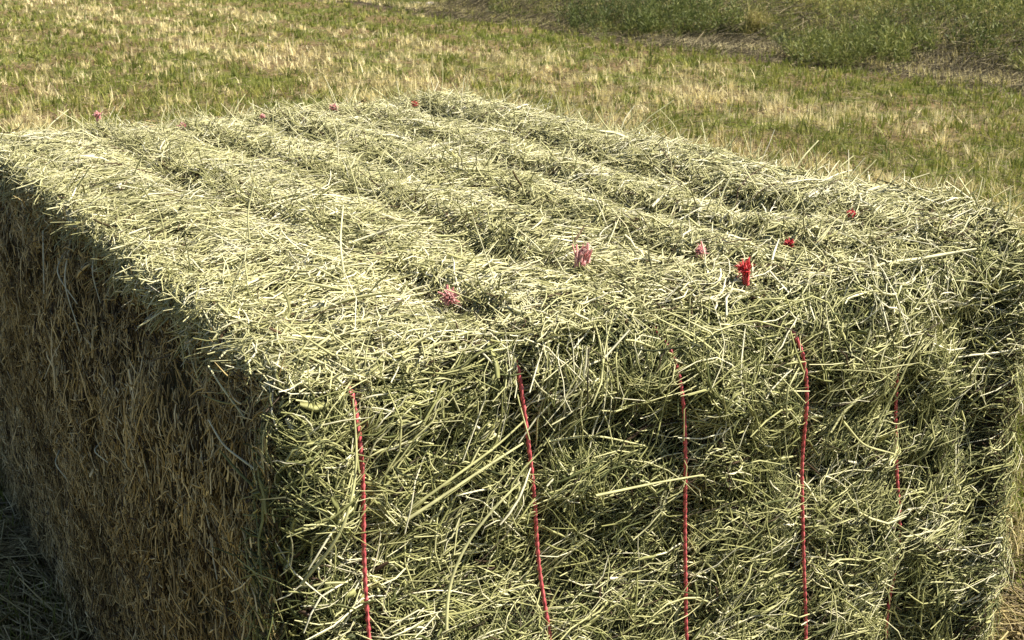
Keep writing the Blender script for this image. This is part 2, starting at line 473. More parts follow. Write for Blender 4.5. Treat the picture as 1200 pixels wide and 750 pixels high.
# stones / clods
import bmesh
def stone(px, py, size, mat, lab, cat="stone", group=None):
    x0, y0 = px_ground(px, py, 0.02)
    bm = bmesh.new()
    bmesh.ops.create_icosphere(bm, subdivisions=3, radius=1)
    sd = random.random() * 50
    for v in bm.verts:
        p = np.array([[v.co.x * 1.3 + sd, v.co.y * 1.3, v.co.z * 1.3]])
        k = 1 + .25 * float(fbm(p, 5)[0])
        v.co = Vector((v.co.x * size * k * 1.5, v.co.y * size * k, v.co.z * size * k * .6))
    me = bpy.data.meshes.new("stone"); bm.to_mesh(me); bm.free(); me.materials.append(mat)
    o = link("stone", me); o.location = (x0, y0, float(bank_h(np.array([x0]), np.array([y0]))[0]) + size * .3)
    tag(o, lab, cat, group)
stone(487, 7, .085, M_stone, "left one of two pale stones on bare soil at the top edge", group="stones on the bare soil")
stone(507, 9, .075, M_stone, "right one of two pale stones on bare soil at the top edge", group="stones on the bare soil")
stone(996, 18, .075, M_clod, "orange brown clod among the weeds on the bank", "clod")

# ------------------------------------------------------------------ the bale
BW, BL, BH = 1.19, 1.95, .875
bale = bpy.data.objects.new("hay_bale", None)
sc.collection.objects.link(bale)
CORNER = np.array([-.242, 1.065])
ctr = CORNER + Wd * BW / 2 + Ld * BL / 2
bale.location = (ctr[0], ctr[1], 0)
bale.rotation_euler = (0, 0, math.atan2(Wd[1], Wd[0]))
tag(bale, "large square green hay bale tied with red twine in the mown field", "hay bale")
OFF = np.array([-BW / 2, -BL / 2, 0])

T_FRONT = [.099, .298, .506, .708, .915, 1.07]      # where each twine comes over the front edge
T_LEAN = [-.015, .10, .125, .14, .12, .10]
T_NEAR = [.115, .305, .487, .660, .832, .969]       # knots near the front edge
T_FAR = [.08, .242, .435, .62, .811, 1.02]
ZSTART = [.880, .846, .820, .792, .738, .70]
def twine_w(k, d, z):
    """lateral position of twine k: d along the top, z down the front"""
    top = T_NEAR[k] + (T_FAR[k] - T_NEAR[k]) * np.clip((d - .15) / 1.4, -.05, 1)
    edge = T_FRONT[k]
    on_top = smooth(0.0, .15, d)
    w = edge + (top - edge) * on_top
    return w + T_LEAN[k] * np.clip(.84 - z, 0, .9) * (1 - on_top) * (d < .85)

R_LEFT, R_RIGHT, R_BACK = .045, .06, .36
def surf(p, extra=0.0, bite=1.0):
    """box point -> point on the rounded, dented bale, pushed out by extra along the normal"""
    p = np.asarray(p, float)
    w, d, z = p[..., 0], p[..., 1], p[..., 2]
    t = np.clip(w / BW, 0, 1)
    rf = .058 + .075 * t                    # front edge rolls over, more to the right
    rz = .050 + (.005 + .05 * t) * smooth(.5, .0, d)
    rzl = np.minimum(rz, .07 + 0 * rz)
    lo = np.stack([np.full_like(w, R_LEFT), rf, np.full_like(w, -1.0)], -1)
    hi = np.stack([np.full_like(w, BW - R_RIGHT), np.full_like(w, BL - R_BACK), BH - rz], -1)
    c = np.clip(p, lo, hi)
    dv = p - c
    r = np.stack([np.where(dv[..., 0] < 0, R_LEFT, R_RIGHT), np.where(dv[..., 1] < 0, rf, R_BACK), rz], -1)
    e = dv / r
    m = np.max(np.abs(e), -1, keepdims=True)
    ln = np.maximum(np.linalg.norm(e, axis=-1, keepdims=True), 1e-9)
    # keep the surface at radius 1 in ellipse space; box point sits at max-norm 1
    u = e / ln
    P = c + u * r * np.minimum(m, 1.6)
    nrm = norm(u / r)
    # displacement
    topness = np.clip(nrm[..., 2], 0, 1) ** 2
    front = np.clip(-nrm[..., 1], 0, 1) ** 2
    left = np.clip(-nrm[..., 0], 0, 1) ** 2
    dist = np.full(w.shape, 9.0); near = np.zeros(w.shape)
    grv = np.zeros(w.shape)
    for k in range(6):
        x = w - twine_w(k, d, z) - .006 * vnoise(np.stack([d * 9, z * 9, w * 0 + k], -1), 12)
        # narrow pinch plus a broader valley; the valley is steeper on its left bank
        vall = np.exp(-(np.where(x < 0, x / .060, x / .022)) ** 2)
        dep = (.024, .034, .036, .030, .028, .040)[k]
        if k == 0: dep = .012
        grv += topness * dep * vall * (.75 + .65 * vnoise(np.stack([d * 6, w * 0, w * 0 + k], -1), 4)).clip(.1, 1.4) * (smooth(.0, .22, d) * .8 + .2)
        grv += (front * .006 if k < 5 else 0) * np.exp(-(x / .028) ** 2)
        grv += bite * (.010 * np.exp(-(x / .008) ** 2)) * (front * 1.1 + .15 * topness)
    h = -grv
    h += topness * (.015 * fbm(p * [7, 5, 3], 1) + .006 * vnoise(p * [16, 30, 16], 2))
    # ridge beyond the last groove is raised
    h -= topness * (.035 * smooth(1.5, 1.9, d) + .022 * smooth(1.06, 1.19, w) * smooth(.8, 0, d))
    h += topness * .010 * np.exp(-((w - 1.10) / .06) ** 2)
    h += np.clip(nrm[..., 0], 0, 1) * .075 * smooth(.65, .0, d)
    h += front * (.036 * fbm(p * [5, 3, 8], 6) + .015 * vnoise(p * [14, 14, 26], 9) + .010)
    h += left * (.010 * fbm(p * [3, 7, 3], 14) + .014 * vnoise(p * [5, 18, 14], 15) + .012 + .020 * fbm(np.stack([d * 6, d * 0, d * 0], -1), 17) * smooth(.70, .86, z) - .004 - .058 * smooth(.66, .86, z))
    return P + nrm * (h + extra)[..., None], nrm

# core
def face_grid(a, b, fn):
    A, B = np.meshgrid(a, b)
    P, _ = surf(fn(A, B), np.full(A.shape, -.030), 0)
    i = np.arange(A.size).reshape(A.shape)
    q = np.stack([i[:-1, :-1], i[:-1, 1:], i[1:, 1:], i[1:, :-1]], -1).reshape(-1, 4)
    return P.reshape(-1, 3), q
ws = np.linspace(0, BW, 110); ds = np.linspace(0, BL, 150); zs = np.linspace(0, BH, 80)
vs, qs, o_ = [], [], 0
for (a, b, fn, fl) in [(ws, ds, lambda A, B: np.stack([A, B, A * 0 + BH], -1), 0),
                   (ws, zs, lambda A, B: np.stack([A, A * 0, B], -1), 0),
                   (ws, zs, lambda A, B: np.stack([A, A * 0 + BL, B], -1), 1),
                   (ds, zs, lambda A, B: np.stack([A * 0, A, B], -1), 1),
                   (ds, zs, lambda A, B: np.stack([A * 0 + BW, A, B], -1), 0)]:
    P, q = face_grid(a, b, fn)
    if fl: q = q[:, ::-1]
    vs.append(P); qs.append(q + o_); o_ += len(P)
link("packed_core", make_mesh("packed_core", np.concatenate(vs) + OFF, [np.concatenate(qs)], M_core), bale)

def tangents(p, e):
    """frame on the bale at box points p for an in-face direction e"""
    P0, n0 = surf(p)
    P1, _ = surf(p + e * .01)
    t = norm(P1 - P0)
    return P0, n0, norm(t - n0 * np.sum(t * n0, -1, keepdims=True))

ZT = np.linspace(0, BH, 120)
def twine_path_front(k):
    q = np.stack([twine_w(k, 0 * ZT, ZT), 0 * ZT, ZT], -1)
    C, _ = surf(q, .004, 0)
    for _ in range(140):
        C[1:-1] = C[1:-1] * .5 + (C[:-2] + C[2:]) * .25
    return C
TWF = [twine_path_front(k) for k in range(6)]
def press(C, flag, gap=.0045):
    """taut twine pressing the stems under it inwards on the tied end"""
    for k in range(6):
        P = TWF[k]
        fk = flag < [.74, .78, .76, .80, .08, 0][k]
        wz = np.interp(C[..., 2], P[:, 2], P[:, 0]); yz = np.interp(C[..., 2], P[:, 2], P[:, 1])
        g = np.exp(-((C[..., 0] - wz) / .008) ** 4) * (C[..., 2] < ZSTART[k] + .008) * (C[..., 1] < .1)
        C[..., 1] += g * np.maximum(0, yz + gap - C[..., 1]) * fk[:, None]
    return C

def hay(p, e, L, wid, flat, off, stiff, tilt, bend, tint, bite, S=5):
    """stems centred at box points p, running along box-space direction e"""
    N = len(p)
    wid = wid * .9
    t = np.linspace(-.5, .5, S)
    P0, n0, tg = tangents(p, e)
    b0 = np.cross(n0, tg)
    q = p[:, None, :] + e[:, None, :] * (L[:, None] * t[None])[..., None]
    H, hn = surf(q, np.broadcast_to(off[:, None], (N, S)), bite[:, None] if np.ndim(bite) else bite)
    st = P0[:, None] + n0[:, None] * off[:, None, None] + tg[:, None] * (L[:, None] * t[None])[..., None]
    st = st + n0[:, None] * (tilt * L)[:, None, None] * t[None, :, None]
    C = H * (1 - stiff)[:, None, None] + st * stiff[:, None, None]
    C = C + hn * ((1 - stiff) * tilt * L * .35)[:, None, None] * t[None, :, None]
    bend = bend * (2.0 if S == 5 else .7)
    cv = (4 * t ** 2 - .33)
    C = C + b0[:, None] * (bend * L)[:, None, None] * cv[None, :, None] * .25
    # a small random kink at the joints
    C[:, 1:-1] += rng.normal(0, 1, (N, S - 2, 3)) * (np.minimum(L, .05) * .028)[:, None, None]
    if np.ndim(bite): C = press(C, rng.random(N))
    C[..., 2] = np.maximum(C[..., 2], .004)
    tp = np.ones((N, S)); tp[:, -1] = .55; tp[:, 0] = .8
    sd = norm(n0 + rng.normal(0, .5, (N, 3)))
    return sweep(C, wid, flat, sd, tint, tp)

def ang_dir(face, a):
    c, s = np.cos(a), np.sin(a); z = np.zeros_like(a)
    if face == 'top': return np.stack([c, s, z], -1)
    if face == 'front' or face == 'back': return np.stack([c, z, s], -1)
    return np.stack([z, c, s], -1)

def layer(face, n, lo, hi, lmean, lsig, wmean, base_ang, flow_amp, jit, flow_scale, seed, off_rng, stiff_m, tilt_s, uni=.15, flat=(.35, 1.0), tmean=.55, tsig=.2, lmax=.22, tint_noise=.16, bite_frac=.9):
    a0, a1 = lo; b0, b1 = hi
    A = a0 + (a1 - a0) * rng.random(n); B = b0 + (b1 - b0) * rng.random(n); z = np.zeros(n)
    if face == 'top': p = np.stack([A, B, z + BH], -1)
    elif face == 'front': p = np.stack([A, z, B], -1)
    elif face == 'left': p = np.stack([z, A, B], -1)
    elif face == 'right': p = np.stack([z + BW, A, B], -1)
    elif face == 'back': p = np.stack([A, z + BL, B], -1)
    fl = vnoise(p * flow_scale, seed) * 1.2 + .6 * vnoise(p * flow_scale * 2.3, seed + 3)
    ang = base_ang + fl * flow_amp + rng.normal(0, jit, n)
    u = rng.random(n) < uni
    if face == 'top':
        u |= (p[:, 0] < .10) & (rng.random(n) < .92)
        u |= (p[:, 1] < .13) & (rng.random(n) < .35)
    if face == 'left':
        u |= p[:, 2] > BH - .09
    ang = np.where(u, rng.random(n) * math.pi, ang)
    e = ang_dir(face, ang)
    L = (lmean * np.exp(rng.normal(0, lsig, n))).clip(.012, lmax)
    W = wmean * np.exp(rng.normal(0, .35, n)) * np.clip((L / lmean) ** .15, .8, 1.3)
    # keep most stems from overshooting the bale's corners
    ax = {'top': 0, 'front': 0, 'back': 0, 'left': 1, 'right': 1}[face]
    lim = BW if ax == 0 else BL
    half = np.abs(e[:, ax]) * L / 2 * np.where(rng.random(n) < .93, 1.0, .3)
    rr = rng.random(n)
    if face in ('left', 'front') and uni < 1:
        hz = np.abs(e[:, 2]) * L / 2
        cap = BH - hz - (.01 + .05 * rng.random(n) if face == 'left' else .0)
        p[:, 2] = np.minimum(p[:, 2], cap) if face == 'front' else np.where(u, p[:, 2], np.minimum(p[:, 2], cap))
    if face == 'front':
        lowm = half + .008 * rng.random(n)
        p[:, 0] = np.where(p[:, 0] < lowm, lowm + .15 * rng.random(n), p[:, 0])
    if face != 'top': p[:, ax] = np.where(p[:, ax] < half - .012, half - .012 + (.3 * L + .02) * rr ** 1.5, p[:, ax])
    p[:, ax] = np.where(p[:, ax] > lim - half + .012, lim - half + .012 - (.3 * L + .02) * rr ** 1.5, p[:, ax])
    off = off_rng[0] + (off_rng[1] - off_rng[0]) * rng.random(n)
    stiff = (stiff_m + rng.normal(0, .25, n)).clip(0, 1)
    tilt = rng.normal(0, tilt_s, n)
    tint = (tmean + tint_noise * vnoise(p * 9, seed + 5) * 1.3 + rng.normal(0, tsig, n)).clip(0, 1)
    # groove bottoms keep their darker old stems
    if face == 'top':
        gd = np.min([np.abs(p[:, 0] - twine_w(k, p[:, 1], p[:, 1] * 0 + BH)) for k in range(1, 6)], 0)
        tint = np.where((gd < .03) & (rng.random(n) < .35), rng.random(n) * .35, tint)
    if face == 'front':
        tint = (tint + .12 * smooth(.66, .86, p[:, 2])).clip(0, 1)
    tint = np.where(rng.random(n) < .05, rng.random(n) * .15, tint)
    bite = (rng.random(n) < bite_frac).astype(float)
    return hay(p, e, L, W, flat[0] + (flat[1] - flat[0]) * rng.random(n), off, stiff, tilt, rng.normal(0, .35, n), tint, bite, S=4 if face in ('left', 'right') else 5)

def join(parts):
    V, Q, T, o = [], [], [], 0
    for v, f, t in parts:
        V.append(v); Q.append(f[0] + o); T.append(t); o += len(v)
    return np.concatenate(V) + OFF, [np.concatenate(Q)], np.concatenate(T)

def hay_part(name, parts, mat, label):
    V, F, T = join(parts)
    o = link(name, make_mesh(name, V, F, mat, {"tint": T}), bale)
    o["label"] = label
    return o

top = [
    layer('top', 52000, (.015, BW + .01), (-.01, BL + .01), .036, .45, .00100, 0.0, .60, .40, 6.0, 101, (-.028, -.003), .12, .18, tmean=.36),  # buried layer tinted darker, shade between stems painted into its colour
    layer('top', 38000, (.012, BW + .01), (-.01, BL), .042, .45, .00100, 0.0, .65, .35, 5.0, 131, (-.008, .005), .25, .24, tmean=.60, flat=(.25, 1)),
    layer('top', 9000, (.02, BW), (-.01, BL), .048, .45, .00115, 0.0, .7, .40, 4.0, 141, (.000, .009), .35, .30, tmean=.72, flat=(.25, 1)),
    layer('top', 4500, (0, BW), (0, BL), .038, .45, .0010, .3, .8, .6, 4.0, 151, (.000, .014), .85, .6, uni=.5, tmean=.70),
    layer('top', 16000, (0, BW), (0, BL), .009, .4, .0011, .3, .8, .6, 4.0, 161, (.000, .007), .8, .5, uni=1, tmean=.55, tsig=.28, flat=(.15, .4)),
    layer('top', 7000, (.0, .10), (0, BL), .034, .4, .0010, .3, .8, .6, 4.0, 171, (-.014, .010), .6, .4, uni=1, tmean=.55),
]
def bundles(face, nb, per, lmean, wmean, amp, off_rng, tmean, zlo=0.0):
    # wads of near-parallel stems that came through the baler together
    A = rng.random(nb) * (BW - .08) + .04
    B = rng.random(nb) * (BL - .1) + .05 if face == 'top' else zlo + rng.random(nb) * (BH - zlo - .02)
    ang0 = rng.normal(0, amp, nb); off0 = off_rng[0] + (off_rng[1] - off_rng[0]) * rng.random(nb)
    tn0 = tmean + rng.normal(0, .14, nb); bd0 = rng.normal(0, .55, nb); tl0 = rng.normal(0, .18, nb); L0 = lmean * np.exp(rng.normal(0, .3, nb))
    k = np.repeat(np.arange(nb), per); n = len(k)
    along = rng.normal(0, .012, n); across = rng.normal(0, .007, n)
    ang = ang0[k] + rng.normal(0, .13, n)
    c, s_ = np.cos(ang0[k]), np.sin(ang0[k])
    a = A[k] + along * c - across * s_; b = B[k] + along * s_ + across * c
    p = np.stack([a, b, 0 * a + BH], -1) if face == 'top' else np.stack([a, 0 * a, b], -1)
    L = (L0[k] * np.exp(rng.normal(0, .25, n))).clip(.02, .16)
    return hay(p, ang_dir(face, ang), L, wmean * np.exp(rng.normal(0, .3, n)), .25 + .6 * rng.random(n), off0[k] + rng.normal(0, .003, n), np.full(n, .5),
               tl0[k] + rng.normal(0, .06, n), bd0[k] + rng.normal(0, .15, n), (tn0[k] + rng.normal(0, .12, n)).clip(0, 1), np.ones(n))

def bank_tufts(n):
    k = rng.integers(1, 6, n)
    d = rng.random(n) ** .8 * (BL - .05) + .03
    w = twine_w(k[0], d, d * 0 + BH)
    for j in range(1, 6):
        w = np.where(k == j, twine_w(j, d, d * 0 + BH), w)
    w = w + .002 + .045 * rng.random(n)
    p = np.stack([w, d, d * 0 + BH], -1)
    P, nn = surf(p, -.006)
    out = norm(np.stack([rng.normal(-.45, .5, n), rng.normal(0, .7, n), .25 + .6 * rng.random(n)], -1))
    L = .018 + .035 * rng.random(n) ** 1.5
    t = np.linspace(-.2, 1, 5)
    C = P[:, None] + out[:, None] * (L[:, None] * t[None])[..., None] + rng.normal(0, 1, (n, 1, 3)) * (L[:, None] * t[None] ** 2)[..., None] * .25
    return sweep(C, .0009 + .0007 * rng.random(n), .35 + .6 * rng.random(n), norm(rng.normal(0, 1, (n, 3))), (.42 + rng.normal(0, .2, n)).clip(0, 1), np.array([1, 1, .9, .8, .5]))
def edge_clumps(nc, per, edge):
    # handfuls of hay slumping over an edge of the top
    d = rng.random(nc) * (BL - .2)
    w = np.full(nc, .012) if edge == 'left' else np.full(nc, BW - .02)
    drop = rng.random(nc) ** 1.5 * .05
    p = np.stack([w + .03 * rng.random(nc) * (1 if edge == 'left' else -1), d, np.full(nc, BH)], -1)
    sgn = -1 if edge == 'left' else 1
    P, nn = surf(p, -.010)
    P[:, 2] -= drop
    dirn = norm(np.stack([sgn * (.25 + .5 * rng.random(nc)), rng.normal(0, .9, nc), rng.normal(-.25, .45, nc)], -1))
    k = np.repeat(np.arange(nc), per); m = len(k)
    o = norm(dirn[k] + rng.normal(0, .42, (m, 3)))
    L = .018 + .045 * rng.random(m) ** 1.4
    Q = P[k] + rng.normal(0, 1, (m, 3)) * [.008, .016, .006]
    t = np.linspace(-.45, .55, 5)
    C = Q[:, None] + o[:, None] * (L[:, None] * t[None])[..., None] + rng.normal(0, 1, (m, 1, 3)) * (L[:, None] * t[None] ** 2)[..., None] * .4
    C[..., 2] -= (L[:, None] * (t[None] + .45) ** 2) * .25
    return sweep(C, .0008 + .0006 * rng.random(m), .3 + .6 * rng.random(m), norm(rng.normal(0, 1, (m, 3))), (.58 + rng.normal(0, .2, m)).clip(0, 1), np.array([.9, 1, 1, .9, .6]))
top.append(bank_tufts(5200))
top.append(bundles('top', 520, 13, .050, .0010, .7, (-.004, .006), .66))
top.append(edge_clumps(70, 18, 'left'))
top.append(edge_clumps(150, 20, 'right'))
front = [  # buried layers get darker tints: shade of the gaps put into colour
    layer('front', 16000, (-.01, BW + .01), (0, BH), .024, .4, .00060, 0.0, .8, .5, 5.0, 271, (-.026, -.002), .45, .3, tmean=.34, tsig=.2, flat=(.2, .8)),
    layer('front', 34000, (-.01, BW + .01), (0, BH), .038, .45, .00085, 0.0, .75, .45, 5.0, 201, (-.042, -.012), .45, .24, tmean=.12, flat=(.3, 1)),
    layer('front', 13500, (-.01, BW + .01), (.0, BH + .0), .046, .50, .00085, 0.0, .95, .45, 4.2, 231, (-.022, .000), .55, .26, tmean=.42, tsig=.24, flat=(.25, 1)),
    layer('front', 6000, (0, BW), (.0, BH), .066, .50, .00105, .1, 1.0, .5, 3.0, 251, (-.004, .009), .65, .28, uni=.35, tmean=.66, flat=(.2, .9), lmax=.12),
    layer('front', 9000, (0, BW), (.0, BH), .009, .4, .0010, 0, 1.0, .5, 3.0, 261, (-.012, .005), .7, .4, uni=1, tmean=.45, tsig=.28, flat=(.15, .4)),
]
front.append(layer('left', 1000, (0, .045), (0, BH - .04), .035, .4, .0010, 1.2, .8, .6, 4.0, 185, (-.012, .010), .6, .4, uni=.6, tmean=.45))
front.append(layer('front', 4200, (0, BW), (0, BH), .017, .4, .0021, .2, .8, .6, 4.0, 265, (-.016, .004), .7, .5, uni=1, tmean=.42, tsig=.22, flat=(.06, .15)))
top.append(layer('top', 3500, (0, BW), (0, BL), .015, .4, .0020, .2, .8, .6, 4.0, 165, (-.004, .006), .7, .5, uni=1, tmean=.50, tsig=.22, flat=(.06, .15)))
front.append(bundles('front', 560, 12, .062, .00095, .8, (-.014, .004), .58))
hay_part("top_hay", top, M_top, "pale sun bleached stems covering the ridged top of the bale")
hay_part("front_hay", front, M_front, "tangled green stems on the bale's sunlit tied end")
side = [
    layer('left', 2500, (.0, BL), (BH - .10, BH), .030, .4, .0010, .3, .8, .6, 4.0, 181, (-.014, .012), .6, .5, uni=1, tmean=.50),
    layer('left', 34000, (0, BL), (0, BH), .022, .45, .0009, math.pi / 2, .35, .28, 5.0, 301, (-.030, -.002), .45, .18, uni=.12, tmean=.28),  # deep layer: gap shade put into a darker tint
    layer('left', 20000, (0, BL), (0, BH), .022, .5, .0010, math.pi / 2, .45, .50, 4.0, 331, (-.010, .008), .65, .28, uni=.22, tmean=.55, tsig=.25),
    layer('left', 14000, (0, BL), (0, BH), .008, .4, .0011, 1.57, .8, .6, 4.0, 341, (-.012, .006), .8, .5, uni=1, tmean=.55, tsig=.28, flat=(.15, .4)),
    layer('right', 9000, (0, BL), (0, BH), .055, .45, .0014, math.pi / 2, .5, .35, 4.0, 351, (-.020, .006), .5, .25, tmean=.5),
    layer('back', 5000, (0, BW), (0, BH), .055, .45, .0014, 0, .7, .35, 4.0, 371, (-.020, .006), .5, .25, tmean=.5),
]
hay_part("side_hay", side, M_side, "brown cut stems on the bale's sides")

# stems poking out over the edges of the top
def ring_tufts(n):
    k = rng.random(n)
    p = np.empty((n, 3)); ed = rng.choice([1, 3, 3], n)
    u = rng.random(n)
    p[:, 2] = BH
    p[:, 0] = np.choose(ed, [u * BW, u * BW, 0 * u + .03, 0 * u + BW - .02])
    p[:, 1] = np.choose(ed, [0 * u + .02, 0 * u + BL - .04, u * BL, u * BL])
    P, nn = surf(p)
    out = norm(nn * .7 + rng.normal(0, .8, (n, 3)))
    L = .018 + .05 * rng.random(n) ** 2
    t = np.linspace(-.25, 1, 5)
    sag = rng.random(n) * .25
    C = P[:, None] + out[:, None] * (L[:, None] * t[None])[..., None] + rng.normal(0, 1, (n, 1, 3)) * (L[:, None] * t[None] ** 2)[..., None] * .15
    return sweep(C, .0010 + .0009 * rng.random(n), .4 + .6 * rng.random(n), norm(rng.normal(0, 1, (n, 3))), (.62 + rng.normal(0, .2, n)).clip(0, 1), np.array([1, 1, .9, .8, .5]))
hay_part("edge_tufts", [ring_tufts(1300)], M_top, "short pale stem ends bristling from the top edges")

# ------------------------------------------------------------------ twines
def strand(C, r, turns_per_m, phase, n0):
    """one ply of a two-ply twine following centre line C (S,3)"""
    seg = np.linalg.norm(np.diff(C, axis=0), axis=1)
    s = np.concatenate([[0], np.cumsum(seg)])
    T = norm(np.gradient(C, axis=0))
    A = norm(np.cross(T, np.array([1., 0, 0]) if n0 is None else n0)); B = np.cross(T, A)
    ph = s * turns_per_m * 2 * math.pi + phase
    return C + (A * np.cos(ph)[:, None] + B * np.sin(ph)[:, None]) * r

def tube(C, r, sides=6, taper=None, tint=.3, flat=1.0):
    V, F, T = sweep(C[None], np.array([r]), np.array([flat]), np.array([[.3, .2, 1.]]) if abs(norm(C[-1] - C[0])[2]) < .9 else np.array([[0., -1., .1]]), np.array([tint]), taper, sides)
    return V, F, T

def frayed(P, up, n, L, spread, wid, tint=.5, curl=.4, tip=.8):
    """tuft of split twine fibres"""
    t = np.linspace(0, 1, 6)
    a = rng.normal(0, spread, (n, 3))
    d = norm(up[None] + a)
    l = L * (.6 + .5 * rng.random(n))
    c = rng.normal(0, curl, (n, 3))
    C = P[None, None] + rng.normal(0, wid, (n, 1, 3)) + d[:, None] * (l[:, None] * t[None])[..., None] + c[:, None] * (l[:, None] * t[None] ** 2)[..., None]
    return sweep(C, np.full(n, wid) * (.6 + .8 * rng.random(n)), np.full(n, .15), norm(rng.normal(0, 1, (n, 3))), (tint + rng.normal(0, .3, n)).clip(0, 1), np.array([1, 1, 1, 1, 1, tip]))

KNOT = {  # twine index -> near knot style (length, n, spread, up, material)
    1: (.011, 240, .9, (-.4, -.2, .5), M_knot_pink), 2: (.021, 30, .07, (0, -.1, 1), M_knot_pink), 3: (.008, 220, 1.0, (0, -.1, .6), M_knot_pink),
    4: (.008, 180, .8, (-.3, 0, .6), M_knot_red), 5: (.007, 120, .7, (.1, 0, .9), M_knot_red), 0: (.012, 12, .5, (0, 0, .8), M_knot_pink)}
LIFT = [-.012, -.002, -.002, -.002, -.007, -.016]
for k in range(6):
    # path: up the front face, over the edge, along the top, down the back
    zz = np.linspace(.01, BH, 150)
    dd = np.linspace(0, BL, 240)[1:]
    fz = np.stack([twine_w(k, 0 * zz, zz), 0 * zz, zz], -1)
    tp = np.stack([twine_w(k, dd, 0 * dd + BH), dd, 0 * dd + BH], -1)
    bz = np.stack([np.full(60, tp[-1, 0]), np.full(60, BL), np.linspace(BH, .01, 61)[1:]], -1)
    path = np.concatenate([fz, tp, bz])
    ex = np.concatenate([.004 - .016 * smooth(ZSTART[k], ZSTART[k] + .05, zz),
                         -.010 + .006 * vnoise(np.stack([dd * 6, dd * 0 + k, dd * 0], -1), 71), np.full(60, -.004)])
    if k == 4:
        ex[:150] += .003 * vnoise(np.stack([zz * 14, zz * 0 + k, zz * 0], -1), 72) - .003
    path[:150, 0] += .0012 * vnoise(np.stack([zz * 11, zz * 0 + k, zz * 0], -1), 73)
    C, _ = surf(path, ex, 0)
    if k == 5: C[:150, 1] += .035
    # smooth the line: twine is taut
    for _ in range(90):
        C[1:-1] = C[1:-1] * .5 + (C[:-2] + C[2:]) * .25
    # on the tied end the twine is taut: follow the line the stems were pressed to
    q = path[:150, 2] < ZSTART[k]
    fx = np.interp(C[:150, 2], TWF[k][:, 2], TWF[k][:, 0]); fy = np.interp(C[:150, 2], TWF[k][:, 2], TWF[k][:, 1])
    bl = 1 - smooth(ZSTART[k] - .02, ZSTART[k] + .02, path[:150, 2])
    C[:150, 0] = C[:150, 0] * (1 - bl) + fx * bl
    C[:150, 1] = C[:150, 1] * (1 - bl) + (fy + (.035 if k == 5 else (.007 if k == 4 else -.004 - .005 * (k in (2, 3)) * smooth(.6, .78, C[:150, 2])))) * bl
    V, Q, T, o_ = [], [], [], 0
    for ph in (0, math.pi):
        v, f, t = tube(strand(C, .0013, 45, ph, None), .0017, 6, tint=.25 + .3 * (ph > 0))
        V.append(v); Q.append(f[0] + o_); T.append(t); o_ += len(v)
    tw = link("twine", make_mesh("twine", np.concatenate(V) + OFF, [np.concatenate(Q)], M_twine, {"tint": np.concatenate(T)}), bale)
    # knots with frayed ends
    for which, kw, kd in (("near", T_NEAR[k], [.30, .170, .152, .124, .130, .146][k]), ("far", T_FAR[k], [1.5, 1.534, 1.587, 1.58, 1.61, 1.594][k])):
        if k == 0: continue
        P, nn = surf(np.array([[kw, kd, BH]]), np.array([.004]), 0)
        P = P[0] + np.array([0, -.004, .011 + .016 * (k == 1) + .001 * (k == 2) + .005 * (k == 3)])
        L, nf, sp, up, mat = KNOT[k]
        if which == "far":
            L, nf, sp, up, mat = (.020, 180, .9, (0, 0, .7), M_knot_pink)
            L = [.006, .009, .010, .006, .012, .009][k]
            P = P + np.array([0, 0, .014 if k < 5 else .022])
            if k == 5: mat = M_knot_red
        ph = np.linspace(0, 2 * math.pi, 26)
        rk = .0042
        kn = np.stack([(np.sin(ph) + 2 * np.sin(2 * ph)) * rk * .4, (np.cos(ph) - 2 * np.cos(2 * ph)) * rk * .4, -np.sin(3 * ph) * rk * .5], -1) + P
        v1 = tube(kn, .0017, 5, tint=.3)
        up = norm(np.array(up, float))
        v2 = frayed(P + np.array([0, 0, -.003]), up, nf, L * .8, sp, .0012, curl=.3, tip=1)
        if which == 'near' and k == 2:   # the ends stay flat and wide like a ribbon
            vv = [frayed(P + np.array([o1, 0, -.002]), up, 12, L, .12, .0018, curl=.15) for o1 in (-.007, -.004, 0, .004, .007)]
            v2 = (np.concatenate([q[0] for q in vv]), [np.concatenate([q[1][0] + i * len(vv[0][0]) for i, q in enumerate(vv)])], np.concatenate([q[2] for q in vv]))
        V, F, T = join([v1, v2])
        kt = link("knot", make_mesh("knot", V, F, mat, {"tint": T}), tw)
        kt["label"] = {("near", 1): "pink knot fanned out flat on the hay", ("near", 2): "pink upright knot tail like a small ribbon", ("near", 3): "pale pink round knot tuft"}.get((which, k), "frayed red knot")
    if k == 3:   # a second, longer loose end stands up red at the front edge
        P, _ = surf(np.array([[.667, .023, BH]]), np.array([.006]), 0); P = P[0]
        V, F, T = join([frayed(P, norm(np.array([-.1, 0, 1.])), 70, .028, .07, .0013, .35, .12),
                        frayed(P + np.array([-.004, 0, .018]), norm(np.array([-.5, -.1, .7])), 70, .011, .35, .0012, .4, .4)])
        ft = link("twine_tail", make_mesh("twine_tail", V, F, M_knot_red, {"tint": T}), tw)
        ft["label"] = "bright red frayed twine end standing up at the front edge"

